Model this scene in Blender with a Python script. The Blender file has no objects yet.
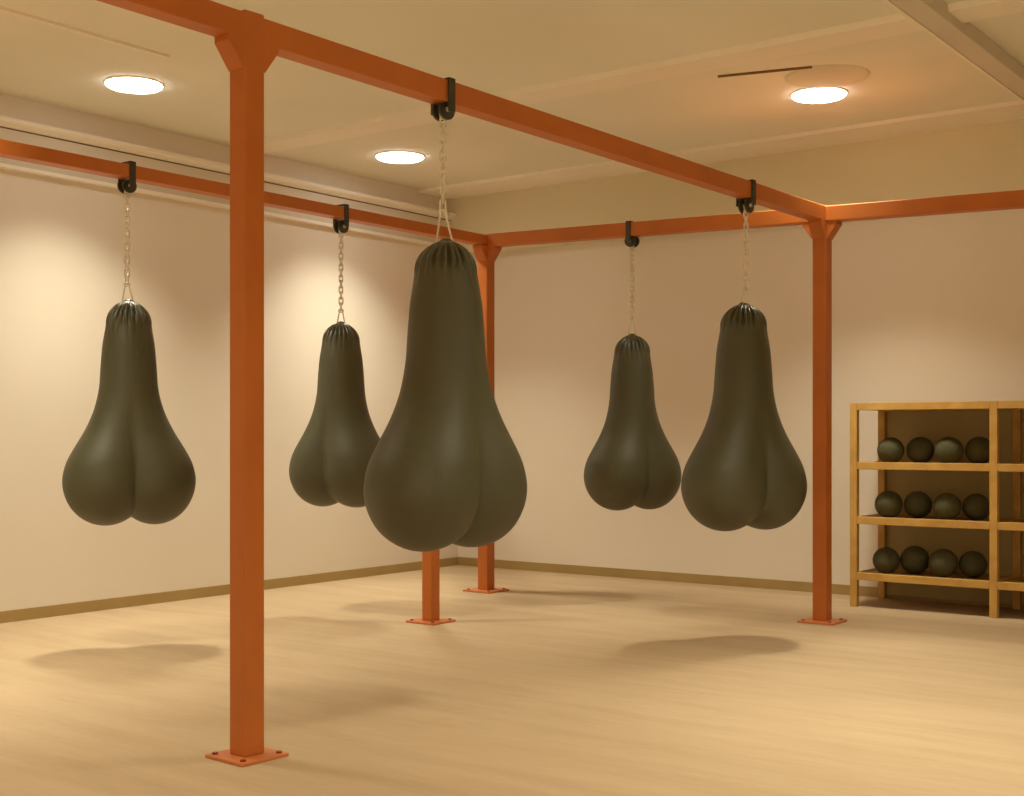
import bpy, bmesh, math, random
import numpy as np
from mathutils import Vector, Matrix

random.seed(7)
sc = bpy.context.scene
C = sc.collection
R = math.radians
PI = math.pi

# ------------------------------------------------------------------ camera
FPX, HOR, CX, EYE, YAW = 1300.0, 435.0, 512.0, 1.26, R(36.67)
cam = bpy.data.cameras.new('camera')
cam.sensor_width = 36.0
cam.lens = FPX / 1024 * 36.0
cam.shift_y = (HOR - 398.0) / 1024.0
cam.clip_start = 0.05
camo = bpy.data.objects.new('camera', cam)
camo.location = (0, 0, EYE)
camo.rotation_euler = (R(90), 0, YAW)
C.objects.link(camo)
sc.camera = camo

# measured position -> place in the room (x along the back wall, y away along the left wall)
CT, ST = math.cos(YAW), math.sin(YAW)
def at_depth(px, D):
    lat = (px - CX) / FPX * D
    return lat * CT - D * ST, lat * ST + D * CT
def at_height(px, py, z):
    D = (EYE - z) * FPX / (py - HOR)
    x, y = at_depth(px, D)
    return Vector((x, y, z))
def on_y(px, py, Y):                       # point on the plane y = Y
    D = Y / ((px - CX) / FPX * ST + CT)
    x, y = at_depth(px, D)
    return Vector((x, y, EYE + (HOR - py) / FPX * D))

# ------------------------------------------------------------------ colour / materials
def lin(c):
    if max(c) <= 1.0: return tuple(c) + (1.0,)
    return tuple(((v / 255) / 12.92 if v / 255 <= 0.04045 else ((v / 255 + 0.055) / 1.055) ** 2.4) for v in c) + (1.0,)

class NT:
    def __init__(s, name):
        s.m = bpy.data.materials.new(name); s.m.use_nodes = True
        s.t = s.m.node_tree; s.n = s.t.nodes; s.l = s.t.links
        s.b = s.n['Principled BSDF']
    def add(s, kind, **kw):
        nd = s.n.new(kind)
        for k, v in kw.items():
            if k in nd.inputs: nd.inputs[k].default_value = v
            else: setattr(nd, k, v)
        return nd
    def link(s, a, b): s.l.new(a, b)

def paint(name, c1, c2=None, scale=2.0, rough=0.6, bump=0.0, bscale=60.0, stretch=None, metallic=0.0, spec=0.4, detail=3.0, lo=0.35, hi=0.65):
    n = NT(name)
    n.b.inputs['Roughness'].default_value = rough
    n.b.inputs['Metallic'].default_value = metallic
    n.b.inputs['Specular IOR Level'].default_value = spec
    tc = n.add('ShaderNodeTexCoord')
    mp = n.add('ShaderNodeMapping')
    if stretch:
        mp.inputs['Scale'].default_value = stretch[0]; mp.inputs['Rotation'].default_value = stretch[1]
    n.link(tc.outputs['Object'], mp.inputs['Vector'])
    ns = n.add('ShaderNodeTexNoise', Scale=scale, Detail=detail)
    n.link(mp.outputs['Vector'], ns.inputs['Vector'])
    rp = n.add('ShaderNodeValToRGB')
    rp.color_ramp.elements[0].color = lin(c1); rp.color_ramp.elements[0].position = lo
    rp.color_ramp.elements[1].color = lin(c2 or c1); rp.color_ramp.elements[1].position = hi
    n.link(ns.outputs['Fac'], rp.inputs['Fac'])
    n.link(rp.outputs['Color'], n.b.inputs['Base Color'])
    if bump:
        nb = n.add('ShaderNodeTexNoise', Scale=bscale, Detail=4.0)
        n.link(tc.outputs['Object'], nb.inputs['Vector'])
        bp = n.add('ShaderNodeBump', Strength=bump, Distance=0.01)
        n.link(nb.outputs['Fac'], bp.inputs['Height'])
        n.link(bp.outputs['Normal'], n.b.inputs['Normal'])
    return n.m

M = {}
M['wall'] = paint('wall_paint', (.80, .735, .655), (.77, .705, .615), 0.6, 0.85, 0.05, 40)
M['far_wall'] = paint('far_wall_paint', (.50, .42, .32), (.46, .38, .29), 0.6, 0.85, 0.05, 40)  # unseen right wall, colour darkened to cut bounced light
M['wall_shade'] = paint('wall_shade_paint', (.74, .68, .49), (.71, .65, .46), 0.7, 0.9, 0.04, 40)  # wall tone with the shade of its upper part put into the colour
M['ceiling'] = paint('ceiling_paint', (.83, .82, .72), (.77, .75, .63), 0.45, 0.9, 0.04, 40)
M['pale'] = paint('pale_trim_paint', (.90, .84, .74), (.88, .82, .72), 1.0, 0.8)
M['cornice'] = paint('cornice_paint', (.68, .62, .52), (.64, .58, .48), 1.0, 0.8)
M['groove'] = paint('groove_paint', (134, 110, 72), (124, 100, 64), 1.0, 0.9)
M['base'] = paint('baseboard_paint', (172, 146, 96), (164, 137, 86), 2.0, 0.6)
M['orange'] = paint('orange_steel', (.54, .160, .028), (.48, .138, .023), 3.0, 0.48, 0.06, 90)
M['plate'] = paint('orange_plate_steel', (.64, .21, .075), (.56, .18, .06), 3.0, 0.45, 0.06, 90)
M['bolt'] = paint('bolt_steel', (150, 66, 34), (120, 54, 30), 8.0, 0.4)
M['black'] = paint('black_steel', (64, 62, 48), (54, 52, 38), 12.0, 0.42, 0.05, 120, spec=0.5)
M['chain'] = paint('chain_steel', (242, 238, 228), (222, 216, 204), 20.0, 0.26, metallic=0.35)
M['wood'] = paint('shelf_wood', (.58, .35, .095), (.50, .28, .07), 9.0, 0.55, stretch=((1, 1, 1), (0, 0, 0)))
M['board'] = paint('shelf_board', (176, 132, 66), (160, 116, 54), 6.0, 0.5)
M['panel'] = paint('shelf_back_board', (.44, .36, .18), (.40, .32, .15), 3.0, 0.8)
M['ball'] = paint('ball_rubber', (.085, .082, .040), (.072, .069, .032), 6.0, 0.75, 0.25, 70, spec=0.3)
M['plasterplate'] = paint('plaster_plate', (.74, .71, .59), (.70, .67, .55), 1.0, 0.85)
M['cable'] = paint('cable_cover', (128, 100, 62), (118, 92, 54), 4.0, 0.8)

def leather():
    n = NT('bag_leather')
    tc = n.add('ShaderNodeTexCoord')
    ns = n.add('ShaderNodeTexNoise', Scale=3.0, Detail=3.0)
    n.link(tc.outputs['Object'], ns.inputs['Vector'])
    rp = n.add('ShaderNodeValToRGB')
    rp.color_ramp.elements[0].color = lin((.060, .060, .026)); rp.color_ramp.elements[0].position = 0.3
    rp.color_ramp.elements[1].color = lin((.051, .050, .021)); rp.color_ramp.elements[1].position = 0.7
    n.link(ns.outputs['Fac'], rp.inputs['Fac'])
    n.link(rp.outputs['Color'], n.b.inputs['Base Color'])
    sp = n.add('ShaderNodeSeparateXYZ'); n.link(tc.outputs['Object'], sp.inputs[0])
    rr = n.add('ShaderNodeMapRange'); rr.inputs['From Min'].default_value = 0.78; rr.inputs['From Max'].default_value = 0.95
    rr.inputs['To Min'].default_value = 0.52; rr.inputs['To Max'].default_value = 0.32
    n.link(sp.outputs['Z'], rr.inputs['Value']); n.link(rr.outputs['Result'], n.b.inputs['Roughness'])
    n.b.inputs['Specular IOR Level'].default_value = 0.75
    v = n.add('ShaderNodeTexVoronoi', Scale=220.0)
    n.link(tc.outputs['Object'], v.inputs['Vector'])
    bp = n.add('ShaderNodeBump', Strength=0.12, Distance=0.004)
    n.link(v.outputs['Distance'], bp.inputs['Height'])
    n.link(bp.outputs['Normal'], n.b.inputs['Normal'])
    return n.m
M['leather'] = leather()

def floor_mat():
    n = NT('floor_vinyl')
    tc = n.add('ShaderNodeTexCoord')
    mp = n.add('ShaderNodeMapping')
    mp.inputs['Rotation'].default_value = (0, 0, R(8)); mp.inputs['Scale'].default_value = (0.5, 3.6, 1)
    n.link(tc.outputs['Object'], mp.inputs['Vector'])
    a = n.add('ShaderNodeTexNoise', Scale=1.6, Detail=6.0, Roughness=0.6)
    n.link(mp.outputs['Vector'], a.inputs['Vector'])
    b = n.add('ShaderNodeTexNoise', Scale=14.0, Detail=4.0, Roughness=0.6)
    n.link(mp.outputs['Vector'], b.inputs['Vector'])
    mx = n.add('ShaderNodeMix', data_type='FLOAT'); mx.inputs[0].default_value = 0.3
    n.link(a.outputs['Fac'], mx.inputs[2]); n.link(b.outputs['Fac'], mx.inputs[3])
    rp = n.add('ShaderNodeValToRGB')
    rp.color_ramp.elements[0].color = lin((.47, .34, .21)); rp.color_ramp.elements[0].position = 0.32
    rp.color_ramp.elements[1].color = lin((.57, .43, .28)); rp.color_ramp.elements[1].position = 0.66
    n.link(mx.outputs[0], rp.inputs['Fac'])
    n.link(rp.outputs['Color'], n.b.inputs['Base Color'])
    n.b.inputs['Roughness'].default_value = 0.6
    n.b.inputs['Specular IOR Level'].default_value = 0.15
    bp = n.add('ShaderNodeBump', Strength=0.04, Distance=0.01)
    n.link(b.outputs['Fac'], bp.inputs['Height'])
    n.link(bp.outputs['Normal'], n.b.inputs['Normal'])
    return n.m
M['floor'] = floor_mat()

def glow(name, col, s):
    n = NT(name)
    n.b.inputs['Base Color'].default_value = (0.8, 0.8, 0.8, 1)
    n.b.inputs['Emission Color'].default_value = col
    n.b.inputs['Emission Strength'].default_value = s
    return n.m
M['glow'] = glow('lamp_diffuser', (1.0, 0.96, 0.88, 1), 10.0)

# ------------------------------------------------------------------ mesh helpers
def add_box(bm, c, s, rot=None, bev=0.0):
    r = bmesh.ops.create_cube(bm, size=1.0)
    vs = r['verts']
    bmesh.ops.scale(bm, vec=s, verts=vs)
    if bev:
        es = list({e for v in vs for e in v.link_edges})
        o = bmesh.ops.bevel(bm, geom=es, offset=bev, segments=2, affect='EDGES', profile=0.5)
        vs = list({v for f in o['faces'] for v in f.verts} | {v for v in vs if v.is_valid})
        # every vertex of this box
        seen = set(); stack = [vs[0]]
        while stack:
            v = stack.pop()
            if v in seen: continue
            seen.add(v); stack += [e.other_vert(v) for e in v.link_edges]
        vs = list(seen)
    m = Matrix.Translation(Vector(c)) @ (rot.to_4x4() if rot else Matrix())
    bmesh.ops.transform(bm, matrix=m, verts=vs)
    return vs

def add_beam(bm, a, b, w, h, bev=0.004):        # square bar between two points, kept upright
    a, b = Vector(a), Vector(b); d = b - a
    ex = d.normalized(); ey = Vector((0, 0, 1)).cross(ex).normalized(); ez = ex.cross(ey)
    rot = Matrix((ex, ey, ez)).transposed()
    add_box(bm, (a + b) / 2, (d.length, w, h), rot, bev)

def add_cyl(bm, a, b, r, seg=16, r2=None):
    a, b = Vector(a), Vector(b); d = b - a
    o = bmesh.ops.create_cone(bm, cap_ends=True, segments=seg, radius1=r, radius2=r if r2 is None else r2, depth=d.length)
    q = Vector((0, 0, 1)).rotation_difference(d.normalized()).to_matrix().to_4x4()
    bmesh.ops.transform(bm, matrix=Matrix.Translation((a + b) / 2) @ q, verts=o['verts'])

def add_tube(bm, pts, r, seg=8, closed=False):
    pts = [Vector(p) for p in pts]; n = len(pts); rings = []
    up = None
    for i in range(n):
        if closed: t = (pts[(i + 1) % n] - pts[i - 1]).normalized()
        else: t = (pts[min(i + 1, n - 1)] - pts[max(i - 1, 0)]).normalized()
        if up is None:
            up = t.orthogonal().normalized()
        up = (up - t * up.dot(t)).normalized()
        s = t.cross(up)
        rings.append([bm.verts.new(pts[i] + (up * math.cos(2 * PI * k / seg) + s * math.sin(2 * PI * k / seg)) * r) for k in range(seg)])
    m = n if closed else n - 1
    for i in range(m):
        A, B = rings[i], rings[(i + 1) % n]
        for k in range(seg):
            bm.faces.new((A[k], A[(k + 1) % seg], B[(k + 1) % seg], B[k]))
    if not closed:
        bm.faces.new(rings[0][::-1]); bm.faces.new(rings[-1])

def add_lathe(bm, prof, seg=32, c=(0, 0, 0)):
    rings = []
    for r, z in prof:
        if r < 1e-6: rings.append([bm.verts.new((c[0], c[1], c[2] + z))])
        else: rings.append([bm.verts.new((c[0] + r * math.cos(2 * PI * k / seg), c[1] + r * math.sin(2 * PI * k / seg), c[2] + z)) for k in range(seg)])
    for A, B in zip(rings, rings[1:]):
        for k in range(seg):
            k2 = (k + 1) % seg
            if len(A) == 1: bm.faces.new((A[0], B[k], B[k2]))
            elif len(B) == 1: bm.faces.new((A[k], B[0], A[k2]))
            else: bm.faces.new((A[k], B[k], B[k2], A[k2]))

def add_prism(bm, poly, origin, ex, ey, ez, t):  # polygon in (ex, ey), thickness t along ez, centred
    o, ex, ey, ez = Vector(origin), Vector(ex), Vector(ey), Vector(ez)
    A = [bm.verts.new(o + ex * u + ey * v - ez * t / 2) for u, v in poly]
    B = [bm.verts.new(o + ex * u + ey * v + ez * t / 2) for u, v in poly]
    bm.faces.new(A[::-1]); bm.faces.new(B); n = len(poly)
    for i in range(n):
        bm.faces.new((A[i], A[(i + 1) % n], B[(i + 1) % n], B[i]))

def obj(name, bm, mat, parent=None, smooth=False, loc=(0, 0, 0)):
    bmesh.ops.recalc_face_normals(bm, faces=bm.faces[:])
    me = bpy.data.meshes.new(name); bm.to_mesh(me); bm.free()
    me.materials.append(mat)
    if smooth:
        for p in me.polygons: p.use_smooth = True
        me.set_sharp_from_angle(angle=R(35))
    o = bpy.data.objects.new(name, me); C.objects.link(o)
    o.location = loc
    if parent: o.parent = parent
    return o
def tag(o, label, cat, group=None):
    o['label'] = label; o['category'] = cat
    if group: o['group'] = group
    return o
def thing(name, label, cat, loc=(0, 0, 0), rotz=0, group=None):
    o = bpy.data.objects.new(name, None); C.objects.link(o)
    o.empty_display_size = 0.1
    o.location = loc; o.rotation_euler = (0, 0, rotz)
    return tag(o, label, cat, group)
def struct(name, bm, mat, parent=None, **k):
    o = obj(name, bm, mat, parent, **k); o['kind'] = 'structure'; return o
def box_struct(name, lo, hi, mat):
    bm = bmesh.new(); lo, hi = Vector(lo), Vector(hi)
    add_box(bm, (lo + hi) / 2, hi - lo)
    return struct(name, bm, mat)

# ------------------------------------------------------------------ room shell
XL, XR, YB, YN, CZ = -7.95, 3.2, 9.80, -3.2, 3.55
T = 0.12
box_struct('floor', (XL - T, YN - T, -0.12), (XR + T, YB + T, 0), M['floor'])
box_struct('ceiling', (XL - T, YN - T, CZ), (XR + T, YB + T, CZ + 0.12), M['ceiling'])
box_struct('wall_left', (XL - T, YN - T, 0), (XL, YB + T, CZ), M['wall'])
box_struct('wall_back', (XL, YB, 0), (XR, YB + T, CZ), M['wall'])
box_struct('wall_right', (XR, YN, 0), (XR + T, YB + T, CZ), M['far_wall'])
box_struct('wall_front', (XL, YN - T, 0), (XR + T, YN, CZ), M['wall'])
BH, BT = 0.078, 0.014
box_struct('baseboard_left', (XL, YN, 0), (XL + BT, YB, BH), M['base'])
box_struct('baseboard_back', (XL + BT, YB - BT, 0), (XR, YB, BH), M['base'])
box_struct('baseboard_right', (XR - BT, YN, 0), (XR, YB - BT, BH), M['base'])
box_struct('baseboard_front', (XL + BT, YN, 0), (XR - BT, YN + BT, BH), M['base'])
# cornice of the left wall: flat board, dark groove, projecting crown
box_struct('trim_1', (XL, YN, 3.07), (XL + 0.045, YB - 0.15, 3.308), M['cornice'])
box_struct('trim_2', (XL, YN, 3.308), (XL + 0.030, YB - 0.15, 3.320), M['groove'])
def cornice():
    bm = bmesh.new()
    poly = [(0, 3.320), (0.045, 3.320), (0.062, 3.330), (0.085, 3.340), (0.10, 3.35), (0.10, 3.375), (0.0, 3.385)]
    add_prism(bm, poly, (XL, (YN + YB - 0.15) / 2, 0), (1, 0, 0), (0, 0, 1), (0, 1, 0), YB - 0.15 - YN)
    return struct('trim_3', bm, M['pale'])
cornice()
box_struct('trim_4', (XL, YN, 3.045), (XL + 0.06, YB - 0.15, 3.07), M['pale'])
# darker band painted in for shade across the top of the back wall and the pale bulkhead over it
box_struct('trim_5', (XL, YB - 0.15, 2.99), (XR, YB, CZ), M['wall_shade'])
box_struct('trim_6', (XL, YB - 0.60, CZ - 0.03), (XR, YB - 0.15, CZ), M['pale'])
# ceiling beams
def ceiling_beam_x(name, y, w, drop, x0, x1):
    bm = bmesh.new()
    poly = [(-w / 2, 0), (-w / 2 + 0.012, -drop), (w / 2 - 0.012, -drop), (w / 2, 0)]
    add_prism(bm, poly, ((x0 + x1) / 2, y, CZ), (0, 1, 0), (0, 0, 1), (1, 0, 0), x1 - x0)
    return struct(name, bm, M['pale'])
ceiling_beam_x('trim_7', 7.06, 0.27, 0.035, XL, XR)
def beam_y():
    bm = bmesh.new()
    x0, x1 = -2.40, -2.27
    add_box(bm, ((x0 + x1) / 2, (YN + YB - 0.60) / 2, CZ - 0.045), (x1 - x0, YB - 0.60 - YN, 0.09), None, 0.006)
    return struct('trim_8', bm, M['cornice'])
beam_y()
box_struct('trim_9', (-2.42, YN, CZ - 0.095), (-2.40, YB - 0.60, CZ), M['pale'])
box_struct('trim_10', (-6.37, 1.2, CZ - 0.016), (-6.335, 5.05, CZ), M['pale'])

# ------------------------------------------------------------------ steel rig
P1 = Vector((-3.870, 3.461, 0)); P2 = Vector((-3.555, 8.274, 0)); P3 = Vector((-6.440, 8.300, 0)); P4 = Vector((-5.670, 6.700, 0))
B = 0.10
zf1, zf2, z3 = 2.845, 2.743, 2.826
fd = Vector((P2.x - P1.x, P2.y - P1.y, zf2 - zf1)) / (P2.y - P1.y)          # per metre of y
def on_front(y): return Vector((P1.x, P1.y, zf1)) + fd * (y - P1.y)
bd = Vector((P2.x - P3.x, P2.y - P3.y, zf2 - z3)) / (P2.x - P3.x)
def on_back(x): return Vector((P3.x, P3.y, z3)) + bd * (x - P3.x)
def on_left(y): return Vector((P3.x, y, 2.802 + (y - YN) / (P3.y - YN) * (z3 - 2.802)))

rig = thing('steel_rig', 'orange square-tube steel rig on four floor posts carrying the hanging black bags', 'rig', (P1.x, P1.y, 0))
def rigpart(name, bm, mat, parent=None, smooth=False):
    o = obj(name, bm, mat, None, smooth)
    if parent is None:
        o.parent = rig; o.matrix_parent_inverse = Matrix.Translation(-Vector(rig.location))
    else:
        o.parent = parent
    return o
def beam(a, b, h=B, w=B):
    bm = bmesh.new(); add_beam(bm, a, b, w, h)
    return rigpart('beam', bm, M['orange'])
beam(on_front(YN + 0.02), on_front(P2.y + 0.048), B, 0.092)
beam(on_back(P3.x - 0.048), on_back(XR - 0.02))
beam(on_left(YN + 0.02), on_left(P3.y - 0.05), 0.078)

def post(p, top, size, psize, rot, gussets, bolts=True):
    bm = bmesh.new()
    rm = Matrix.Rotation(rot, 3, 'Z')
    add_box(bm, (p.x, p.y, (top + 0.012) / 2), (size, size, top - 0.012), rm, 0.008)
    po = rigpart('post', bm, M['orange'])
    bm = bmesh.new(); add_box(bm, (p.x, p.y, 0.007), (psize, psize, 0.014), rm, 0.003)
    bp = rigpart('base_plate', bm, M['plate'], po)
    for sx in (-1, 1):
        for sy in (-1, 1):
            o = rm @ Vector((sx * psize * 0.38, sy * psize * 0.38, 0))
            bm = bmesh.new(); add_cyl(bm, (p.x + o.x, p.y + o.y, 0.013), (p.x + o.x, p.y + o.y, 0.021), 0.012, 6)
            rigpart('bolt', bm, M['bolt'], po)
    for d, zb in gussets:
        d = Vector(d).normalized(); s = size / 2; g = 0.115
        poly = [(s - 0.004, 0.004), (s + g * 0.62, 0.004), (s + g * 0.62, -0.022), (s + 0.004, -g), (s - 0.004, -g)]
        n = Vector((0, 0, 1)).cross(d)
        bm = bmesh.new(); add_prism(bm, poly, (p.x, p.y, zb), d, (0, 0, 1), n, B * 0.92)
        rigpart('gusset', bm, M['orange'], po)
    return po
post(P1, on_front(P1.y).z + B / 2 + 0.012, 0.098, 0.23, R(-3.7), [(fd.xy.to_3d(), on_front(P1.y).z - B / 2), (-fd.xy.to_3d(), on_front(P1.y).z - B / 2)])
post(P2, zf2 - B / 2 + 0.002, 0.10, 0.25, 0, [((0, -1, 0), zf2 - B / 2 + 0.003), ((1, 0, 0), zf2 - B / 2 - 0.002), ((-1, 0, 0), zf2 - B / 2 + 0.003)])
post(P3, z3 - B / 2 + 0.002, 0.10, 0.27, 0, [((0, -1, 0), z3 - B / 2 + 0.002), ((1, 0, 0), z3 - B / 2)])
po4 = post(P4, 2.50, 0.088, 0.24, 0, [])
bm = bmesh.new()                         # tie arm back to the left wall
dw = Vector((-0.647, 0.762, 0)); tl = (P4.x - XL - 0.02) / 0.647
add_beam(bm, (P4.x, P4.y, 2.42), (P4.x + dw.x * tl, P4.y + dw.y * tl, 2.42), 0.05, 0.05)
rigpart('tie_arm', bm, M['orange'], po4)
bm = bmesh.new(); add_box(bm, (XL + 0.010, P4.y + dw.y * tl, 2.42), (0.012, 0.14, 0.14), None, 0.002)
rigpart('wall_flange', bm, M['plate'], po4)

# ------------------------------------------------------------------ punching bag (two-lobed pear) as one skin
ZK = [0.0, .20, .28, .34, .387, .43, .494, .60, .70, .80, .86, .90, .925, .95, .975, .99, 1.0]
RK = [0.0, .187, .179, .163, .150, .141, .134, .131, .1250, .1170, .1065, .0995, .0955, .088, .062, .040, .020]
def r2_of(z):
    low = 0.187 ** 2 * (1 - ((0.2 - z) / 0.2) ** 2)
    hi = np.interp(z, ZK, np.array(RK)) ** 2
    cap = (0.1005 - 0.17 * (z - 0.895)) * np.clip(1 - np.clip((z - 0.905) / 0.095, 0, 1) ** 2, 0, 1) ** 0.45
    hi = np.where(z > 0.90, np.maximum(cap, 0.022) ** 2, hi)
    hi = np.where(z > 1.0, 0.022 ** 2 - (z - 1.0) * 0.05, hi)
    return np.where(z < 0.2, low, hi)
def sstep(a, b, z):
    t = np.clip((z - a) / (b - a), 0, 1); return t * t * (3 - 2 * t)
zs_t = np.linspace(-0.1, 1.1, 1201)
_r2 = r2_of(zs_t); _k = np.hanning(101); _k /= _k.sum()
_sm = np.convolve(np.pad(_r2, 50, mode='edge'), _k, 'valid')
_w = sstep(0.06, 0.12, zs_t) * (1 - sstep(0.84, 0.885, zs_t))
_r2 = _r2 * (1 - _w) + _sm * _w
def field(p):
    x, y, z = p[..., 0], p[..., 1], p[..., 2]
    r2 = np.interp(z, zs_t, _r2)
    d = 0.108 * (1 - sstep(0.20, 0.64, z))
    th = np.arctan2(y, x)
    amp = sstep(0.875, 0.965, z) * 0.125 + sstep(0.82, 0.93, z) * 0.03
    c = np.cos(21 * th + 1.1 * np.sin(3 * th)); wave = (1 - 2 * (0.5 - 0.5 * c) ** 2.2) * 0.7 + np.cos(13 * th + 1.0) * 0.25 - 0.22
    r2 = r2 * (1 + 2 * amp * wave)
    big = 1 + 0.035 * (1 - sstep(0.22, 0.50, z))            # one lobe hangs a little fuller
    g1 = (x - d * 1.09) ** 2 + y ** 2 - r2 * (2 - big) ** 0.6
    g2 = (x + d * 0.94) ** 2 + y ** 2 - r2 * big
    k = 0.0075 * sstep(0.0, 0.09, d) * (0.35 + 0.65 * sstep(0.15, 0.42, z)) + 1e-5
    h = np.maximum(k - np.abs(g1 - g2), 0) / k
    return np.minimum(g1, g2) - h * h * k / 4
def bag_mesh():
    s = 0.0052
    xs = np.arange(-0.325, 0.326, s); ys = np.arange(-0.215, 0.216, s); zs = np.arange(-0.03, 1.04, s)
    G = np.stack(np.meshgrid(xs, ys, zs, indexing='ij'), -1)
    F = field(G)
    S = F < 0
    n = [a - 1 for a in F.shape]
    cnt = np.zeros(n); pos = np.zeros(n + [3])
    def sl(a, b, c): return (slice(a, a + n[0]), slice(b, b + n[1]), slice(c, c + n[2]))
    cs = [(a, b, c) for a in (0, 1) for b in (0, 1) for c in (0, 1)]
    for i, u in enumerate(cs):
        for v in cs[i + 1:]:
            if sum(abs(p - q) for p, q in zip(u, v)) != 1: continue
            fa, fb = F[sl(*u)], F[sl(*v)]
            cr = S[sl(*u)] != S[sl(*v)]
            t = np.where(cr, fa / np.where(cr, fa - fb, 1), 0)
            p = G[sl(*u)] + (G[sl(*v)] - G[sl(*u)]) * t[..., None]
            pos += np.where(cr[..., None], p, 0); cnt += cr
    act = cnt > 0
    idx = -np.ones(n, int); idx[act] = np.arange(act.sum())
    V = pos[act] / cnt[act][:, None]
    faces = []
    for ax in range(3):
        o = [(0, 0, 0)] * 2
        a = [slice(1, None)] * 3; a[ax] = slice(None)
        m = [F.shape[q] - (1 if q == ax else 0) for q in range(3)]
        s0 = [slice(None)] * 3; s1 = [slice(None)] * 3
        s0[ax] = slice(0, -1); s1[ax] = slice(1, None)
        cr = S[tuple(s0)] != S[tuple(s1)]
        I = np.argwhere(cr)
        u, w = [q for q in range(3) if q != ax]
        for e in I:
            q = []
            for du, dw in ((0, 0), (1, 0), (1, 1), (0, 1)):
                c = list(e); c[u] -= du; c[w] -= dw
                q.append(int(idx[tuple(c)]))
            faces.append(q)
    for it in range(6):                                   # pull the vertices onto the surface
        f0 = field(V); e = 5e-4; g = np.zeros_like(V)
        for q in range(3):
            d = np.zeros(3); d[q] = e
            g[:, q] = (field(V + d) - field(V - d)) / (2 * e)
        st = -(f0 / np.maximum((g ** 2).sum(1), 1e-4))[:, None] * g
        ln = np.linalg.norm(st, axis=1, keepdims=True)
        V = V + st * np.minimum(1, 0.003 / np.maximum(ln, 1e-9))
    me = bpy.data.meshes.new('bag_body')
    me.from_pydata(V.tolist(), [], faces)
    me.materials.append(M['leather'])
    bm = bmesh.new(); bm.from_mesh(me)
    bmesh.ops.recalc_face_normals(bm, faces=bm.faces[:])
    bm.to_mesh(me); bm.free()
    for p in me.polygons: p.use_smooth = True
    return me
BAG = bag_mesh()

def link_mesh(l, w, r):                                   # one oval chain link, upright in the xz plane
    bm = bmesh.new(); pts = []
    h = l / 2 - w / 2
    for k in range(7): a = PI * k / 6; pts.append((w / 2 * math.cos(a), 0, h + w / 2 * math.sin(a)))
    for k in range(7): a = PI + PI * k / 6; pts.append((w / 2 * math.cos(a), 0, -h + w / 2 * math.sin(a)))
    add_tube(bm, pts, r, 8, True)
    bmesh.ops.recalc_face_normals(bm, faces=bm.faces[:])
    me = bpy.data.meshes.new('chain_link'); bm.to_mesh(me); bm.free()
    me.materials.append(M['chain'])
    for p in me.polygons: p.use_smooth = True
    return me
LINK = link_mesh(0.056, 0.026, 0.0046)
PITCH = 0.056 - 0.0046 * 4 + 0.002

def make_bag(anchor, zb, zt, phi, tilt, zhook, zring, label, spread, shift=0, wide=1):
    """phi turns the pair of lobes: 0 = across the view, positive = left lobe towards the viewer"""
    H = zt - zb
    t = thing('punching_bag', label, 'punching bag', (anchor[0], anchor[1], zb), 0, 'black pear-shaped bags on the orange rig')
    view = math.atan2(anchor[0], anchor[1])               # line of sight from the camera
    ra = -view                                            # right-hand direction across the view
    body = bpy.data.objects.new('bag_body', BAG); C.objects.link(body); body.parent = t
    body.scale = (H * wide, H * wide, H)
    body.rotation_euler = (0, tilt, ra + phi)
    # sling legs from the gathered top to the ring
    rt = Vector((math.cos(ra), math.sin(ra), 0))
    body.location = rt * shift
    zr = zring - zb
    for s in (-1, 1):
        bm = bmesh.new()
        foot = rt * (s * spread + shift * 0.5) + Vector((0, 0, H - 0.020))
        top = rt * (s * 0.011) + Vector((0, 0, zr + 0.004))
        side = Vector((-rt.y, rt.x, 0)) * 0.007
        pts = []
        # narrow wire loop: up one side, round the top, down the other
        for q in range(6): pts.append(foot + side + (top - foot) * (q / 5))
        for q in range(1, 5):
            a = PI * q / 5; pts.append(top + side * math.cos(a) + Vector((0, 0, 0.007 * math.sin(a))))
        for q in range(6): pts.append(top - side + (foot - top) * (q / 5))
        add_tube(bm, pts, 0.0044, 8)
        obj('sling', bm, M['chain'], t, True)
    bm = bmesh.new()
    add_tube(bm, [rt * (0.017 * math.cos(a)) + Vector((0, 0, zr + 0.009 + 0.010 * math.sin(a))) for a in [2 * PI * k / 16 for k in range(16)]], 0.0042, 8, True)
    obj('ring', bm, M['chain'], t, True)
    bm = bmesh.new()                                       # drawn-together knot at the crown
    add_lathe(bm, [(0, -0.03), (0.030, -0.03), (0.034, -0.012), (0.028, 0.0), (0.014, 0.006), (0, 0.007)], 20, (rt.x * shift, rt.y * shift, H))
    obj('crown_tie', bm, M['leather'], t, True)
    # chain: links alternate by a quarter turn
    z0, z1 = zr + 0.019, zhook - zb
    L = z1 - z0
    n = max(3, round(L / PITCH)); p = L / n
    head = None
    for k in range(n):
        nm = 'chain' if k == 0 else 'chain_link'
        o = bpy.data.objects.new(nm, LINK); C.objects.link(o)
        zc = z1 - p * (k + 0.5)
        if head is None:
            head = o; o.parent = t; o.location = (0, 0, zc); o.rotation_euler = (0, 0, ra + R(20)); hz = zc
            o.scale = (1, 1, 1)
        else:
            o.parent = head; o.location = (0, 0, zc - hz)
            o.rotation_euler = (0, 0, R(90) * (k % 2) + R(random.uniform(-9, 9)))
    return t

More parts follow.
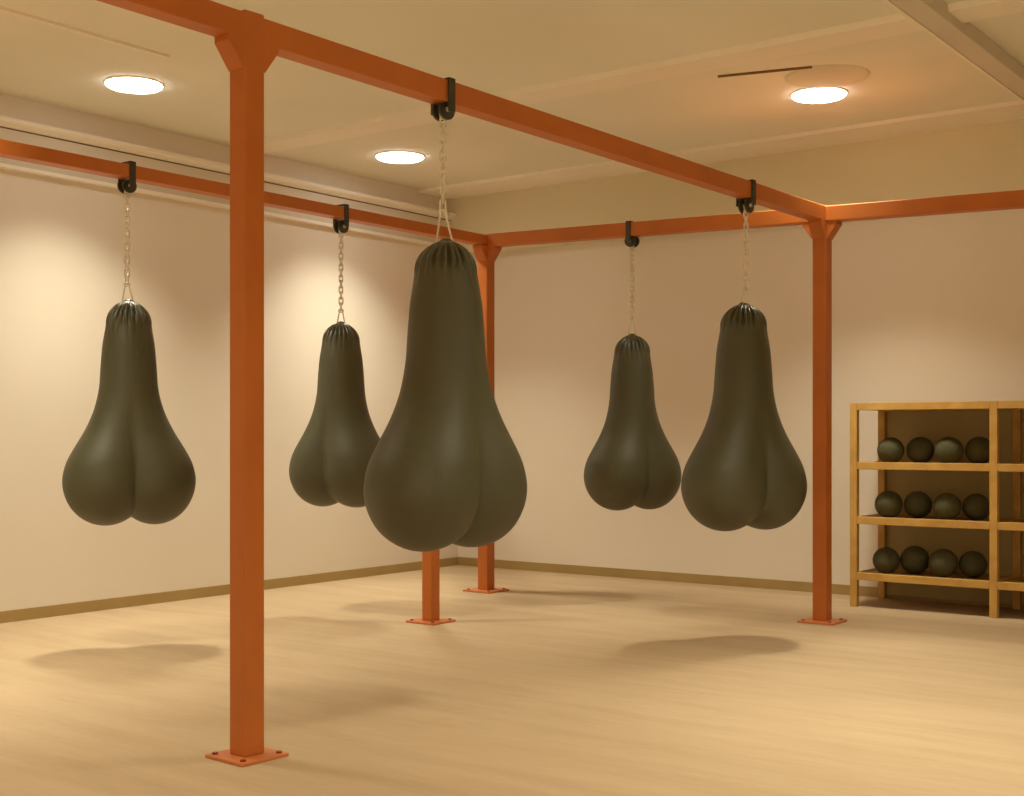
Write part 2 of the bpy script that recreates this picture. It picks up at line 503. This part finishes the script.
def make_clamp(c, d, zlow, label):
    """steel strap round the beam at c (beam direction d), with a rounded two-cheek hook block under it"""
    d = Vector(d).normalized(); n = Vector((0, 0, 1)).cross(d).normalized(); z = Vector((0, 0, 1))
    base = Vector((c[0], c[1], zlow))
    t = thing('beam_clamp', label, 'clamp', base, 0, 'black clamps on the orange beams')
    cl = c[2] - zlow
    def P(u, v, w): return d * u + n * v + z * w
    hb = B / 2; th = 0.008; w = 0.042
    rot = Matrix((d, n, z)).transposed()
    bm = bmesh.new()
    add_box(bm, P(0, 0, cl + hb + th / 2 + .001), (w, B + 2 * th + .002, th), rot, 0.002)
    for s in (-1, 1):
        add_box(bm, P(0, s * (hb + th / 2 + .001), cl - 0.02), (w, th, B + 0.052), rot, 0.002)
    add_box(bm, P(0, 0, cl - hb - th / 2 - .001), (w, B + 2 * th + .002, th), rot, 0.002)
    obj('strap', bm, M['black'], t)
    top = cl - hb - th
    rr = min(0.046, top / 2 + 0.016)
    for s in (-1, 1):
        bm = bmesh.new()
        poly = []
        for k in range(25):
            a = PI * 2 * k / 24
            poly.append((rr * 1.06 * math.cos(a), min(top, rr * math.sin(a) + rr * 0.95)))
        poly = poly[:-1]
        add_prism(bm, poly, P(0, s * 0.022, 0), d, z, n, 0.012)
        bmesh.ops.remove_doubles(bm, verts=bm.verts[:], dist=1e-5)
        obj('cheek_plate', bm, M['black'], t)
    bm = bmesh.new(); add_cyl(bm, P(0, -0.036, rr * 0.95), P(0, 0.036, rr * 0.95), 0.012, 12)
    obj('pin', bm, M['chain'], t, True)
    bm = bmesh.new()
    for k in range(0, 1): pass
    pts = []
    for k in range(15):
        a = R(90) - R(330) * k / 14
        pts.append(P(0.018 * math.cos(a), 0, rr * 0.55 + 0.022 * math.sin(a)))
    add_tube(bm, pts, 0.006, 8)
    obj('hook', bm, M['chain'], t, True)
    return t

def place(px, on, phi, tilt, yb, yt, yhook, yring, dirv, blabel, clabel, spread, shift=0, wide=1):
    c = on
    D = -c.x * ST + c.y * CT
    zz = lambda y: EYE + (HOR - y) * D / FPX
    make_clamp(c, dirv, zz(yhook), clabel)
    make_bag((c.x, c.y), zz(yb), zz(yt), phi, tilt, zz(yhook) + 0.012, zz(yring), blabel, spread, shift, wide)

def y_on_left(px):
    D = P3.x / ((px - CX) / FPX * CT - ST); return at_depth(px, D)[1]
def front_y(px):
    lo, hi = P1.y, P2.y
    for _ in range(50):
        m = (lo + hi) / 2; q = on_front(m)
        x = CX + FPX * (q.x * CT + q.y * ST) / (-q.x * ST + q.y * CT)
        lo, hi = (m, hi) if x < px else (lo, m)
    return lo
place(443, on_front(front_y(443)), R(44), 0, 549.5, 241, 120, 214, fd, 'biggest black pear-shaped punching bag, hung nearest on the front beam',
      'black clamp on the front beam holding the biggest bag', 0.040, 0.014, 1.0)
place(127, on_left(y_on_left(127)), R(7), 0, 525, 301, 193, 286, (0, 1, 0), 'black pear-shaped bag on the left beam, alone left of the near post',
      'black clamp on the left beam left of the near post', 0.034, 0.010, 0.97)
place(341, on_left(y_on_left(341)), R(146), 0, 507, 323, 233, 312, (0, 1, 0), 'black pear-shaped bag on the left beam, partly behind the biggest bag',
      'black clamp on the left beam right of the near post', 0.030)
place(632, on_back(on_y(632, 230, P2.y + 0.013).x), R(33), 0, 510, 335, 247, 320, bd, 'smallest-looking black pear-shaped bag, hung from the back beam',
      'black clamp on the back beam between the two far posts', 0.030)
place(745, on_front(front_y(746)), R(37), 0, 530.5, 304, 213, 290, fd, 'black pear-shaped bag at the far end of front beam, beside the right-hand post',
      'black clamp near the far end of the front beam', 0.032, -0.016)

SPREAD = 98
LCOL = (1.0, 0.95, 0.73)
# ------------------------------------------------------------------ downlights (lamps in the ceiling)
def downlight(x, y, label, power, r=0.187, group='round ceiling downlights'):
    t = thing('downlight', label, 'ceiling light', (x, y, CZ), 0, group)
    bm = bmesh.new(); add_lathe(bm, [(r * 0.96, -0.002), (r * 0.96, -0.008), (r * 0.98, -0.010), (r, -0.008), (r * 1.02, 0.0)], 48)
    obj('rim', bm, M['pale'], t, True)
    bm = bmesh.new(); add_lathe(bm, [(0, -0.030), (r * 0.6, -0.029), (r * 0.90, -0.024), (r * 0.96, -0.016), (r * 0.96, -0.003), (0, -0.003)], 48)
    obj('diffuser', bm, M['glow'], t, True)
    l = bpy.data.lights.new('downlight_lamp', 'AREA'); l.shape = 'DISK'; l.size = r * 1.7; l.energy = power
    l.color = LCOL; l.spread = R(SPREAD)
    lo = bpy.data.objects.new('downlight_lamp', l); C.objects.link(lo); lo.location = (x, y, CZ - 0.045)
    lo.visible_camera = True
    return t
a = at_height(134, 83.5, CZ); b = at_height(400, 156, CZ); c = at_height(819, 93.5, CZ)
PW = 35
FILL = 120
downlight(a.x, a.y, 'glowing round ceiling light left of the near orange post', PW * 0.64)
downlight(b.x, b.y, 'glowing round ceiling light over the left beam, between near post and biggest bag', PW * 0.64, 0.202)
downlight(c.x, c.y, 'glowing round ceiling light at the right, beside a round plaster plate', PW * 0.7)
def fill_lamp(x, y, power, size, spread):    # unseen ceiling lamps added to fill the room with light
    l = bpy.data.lights.new('fill_lamp', 'AREA'); l.shape = 'DISK'; l.size = size; l.energy = power
    l.color = LCOL; l.spread = R(spread)
    lo = bpy.data.objects.new('fill_lamp', l); C.objects.link(lo); lo.location = (x, y, CZ - 0.05)
for x, y, k in [(-6.0, 3.3, 0.78), (-7.1, -0.15, 0.9), (-2.2, 5.35, 0.95), (-3.55, -0.15, 0.8), (0.0, 8.1, 0.15), (0.0, 5.35, 0.28), (0.0, 2.6, 0.28), (0.0, -0.15, 0.5)]:
    fill_lamp(x, y, PW * k, 0.7, SPREAD)
fill_lamp(1.6, 4.2, FILL * 0.34, 1.6, 156)  # two broad unseen lamps, added for soft front light
fill_lamp(0.6, -1.4, FILL * 1.1, 1.6, 156)
# round plaster plate and its surface cable by the right-hand light
pc = at_height(827, 76, CZ)
bm = bmesh.new(); add_lathe(bm, [(0, -0.016), (0.235, -0.016), (0.262, -0.008), (0.265, 0.0)], 56)
tag(obj('ceiling_plate', bm, M['plasterplate'], None, True, (pc.x, pc.y, CZ)), 'shallow round plaster plate on the ceiling behind the right-hand light', 'ceiling plate')
ca = at_height(718, 75.5, CZ); cb = at_height(812, 66.0, CZ)
bm = bmesh.new()
add_tube(bm, [ca + (cb - ca) * k / 10 + Vector((0, 0, -0.006)) for k in range(11)], 0.009, 8)
tag(obj('ceiling_cable', bm, M['cable'], None, True), 'thin dark surface cable running to the round ceiling plate', 'cable')

# ------------------------------------------------------------------ wooden rack with balls
SY0, SY1 = 9.175, 9.73                   # centre lines of front and rear posts
SX = [-3.69, -2.685, -1.68]
PWD = 0.053
HT = 1.495
rack = thing('storage_rack', 'open light-wood storage rack with three ball shelves against the back wall', 'shelf rack', (SX[0], SY0, 0))
def rk(name, bm, mat, parent=None, smooth=False):
    o = obj(name, bm, mat, None, smooth)
    if parent is None:
        o.parent = rack; o.matrix_parent_inverse = Matrix.Translation(-Vector(rack.location))
    else: o.parent = parent
    return o
for x in SX:
    for y in (SY0, SY1):
        bm = bmesh.new(); add_box(bm, (x, y, HT / 2), (PWD, PWD, HT), None, 0.003); rk('post', bm, M['wood'])
LEV = [1.063, 0.662, 0.252]
RH = 0.054
def bar(a, b, s):
    bm = bmesh.new(); a, b = Vector(a), Vector(b)
    lo = Vector([min(p, q) for p, q in zip(a, b)]); hi = Vector([max(p, q) for p, q in zip(a, b)])
    add_box(bm, (lo + hi) / 2, Vector([max(h - l, t) for h, l, t in zip(hi, lo, s)]), None, 0.003)
    return bm
for k in range(2):
    x0, x1 = SX[k] + PWD / 2, SX[k + 1] - PWD / 2
    for z in [HT - RH / 2] + [z - RH / 2 for z in LEV]:
        rk('rail', bar((x0, SY0, z), (x1, SY0, z), (0, 0.05, RH)), M['wood'])
        rk('rail', bar((x0, SY1, z), (x1, SY1, z), (0, 0.05, RH)), M['wood'])
    rk('top_shade_board', bar((x0 - 0.02, SY0 + 0.026, HT - 0.024), (x1 + 0.02, SY1 - 0.026, HT - 0.006), (0, 0, 0)), M['board'])  # unseen board, added to shade the top row
    for z in LEV:
        rk('shelf', bar((x0 - 0.02, SY0 + 0.026, z - 0.028), (x1 + 0.02, SY1 - 0.03, z - 0.010), (0, 0, 0)), M['board'])
    xb0 = x0 + (0.0)
    rk('back_panel', bar((xb0, SY1 + 0.012, 0.03), (x1, SY1 + 0.024, HT - RH), (0, 0, 0)), M['panel'])
for x in SX:
    for z in [HT - RH / 2] + [z - RH / 2 for z in LEV]:
        rk('side_rail', bar((x, SY0 + PWD / 2, z), (x, SY1 - PWD / 2, z), (0.04, 0, RH * 0.8)), M['wood'])

def ball_mesh():
    bm = bmesh.new()
    n = 24; pr = []
    for k in range(n + 1):
        a = -PI / 2 + PI * k / n
        pr.append((max(math.cos(a), 0) if 0 < k < n else 0, max(math.sin(a), -0.965)))
    add_lathe(bm, [(r * 1.0, z) for r, z in pr], 40)
    # moulded seam rings
    bmesh.ops.recalc_face_normals(bm, faces=bm.faces[:])
    me = bpy.data.meshes.new('medicine_ball'); bm.to_mesh(me); bm.free()
    me.materials.append(M['ball'])
    for p in me.polygons: p.use_smooth = True
    return me
BALL = ball_mesh()
rows = [('top', [(890.7, 13.5), (920.3, 13.8), (949, 14.2), (979.5, 14.3)]),
        ('middle', [(888.8, 14.5), (917.8, 14.4), (947, 14.5), (976.5, 14.3)]),
        ('bottom', [(886.3, 14.4), (914.8, 15.4), (943.4, 15.5), (973.0, 14.6)])]
for (nm, row), z in zip(rows, LEV):
    for k, (px, rp) in enumerate(row):
        yc = SY0 + 0.165 + (0.080 if k % 2 else -0.018)
        q = on_y(px, 500, yc)
        D = -q.x * ST + q.y * CT
        r = rp / FPX * D * (0.97 if nm == 'top' else 0.92 if nm == 'bottom' else 0.945)
        o = bpy.data.objects.new('medicine_ball', BALL); C.objects.link(o)
        o.location = (q.x, yc, z - 0.0095 + r * 0.965)
        o.scale = (r, r, r); o.rotation_euler = (0, 0, random.uniform(0, 6))
        tag(o, f'dark olive exercise ball, {["first", "second", "third", "fourth"][k]} from the left on the {nm} rack shelf', 'exercise ball', 'balls on the wooden rack')

# ------------------------------------------------------------------ world and view
w = bpy.data.worlds.new('world'); sc.world = w; w.use_nodes = True
w.node_tree.nodes['Background'].inputs['Color'].default_value = (0.9, 0.75, 0.55, 1)
w.node_tree.nodes['Background'].inputs['Strength'].default_value = 0.2
sc.view_settings.view_transform = 'Standard'
sc.view_settings.look = 'None'
sc.view_settings.exposure = 0.30
sc.cycles.max_bounces = 10
sc.cycles.diffuse_bounces = 6
sc.cycles.use_denoising = True
sc.cycles.sample_clamp_indirect = 6.0
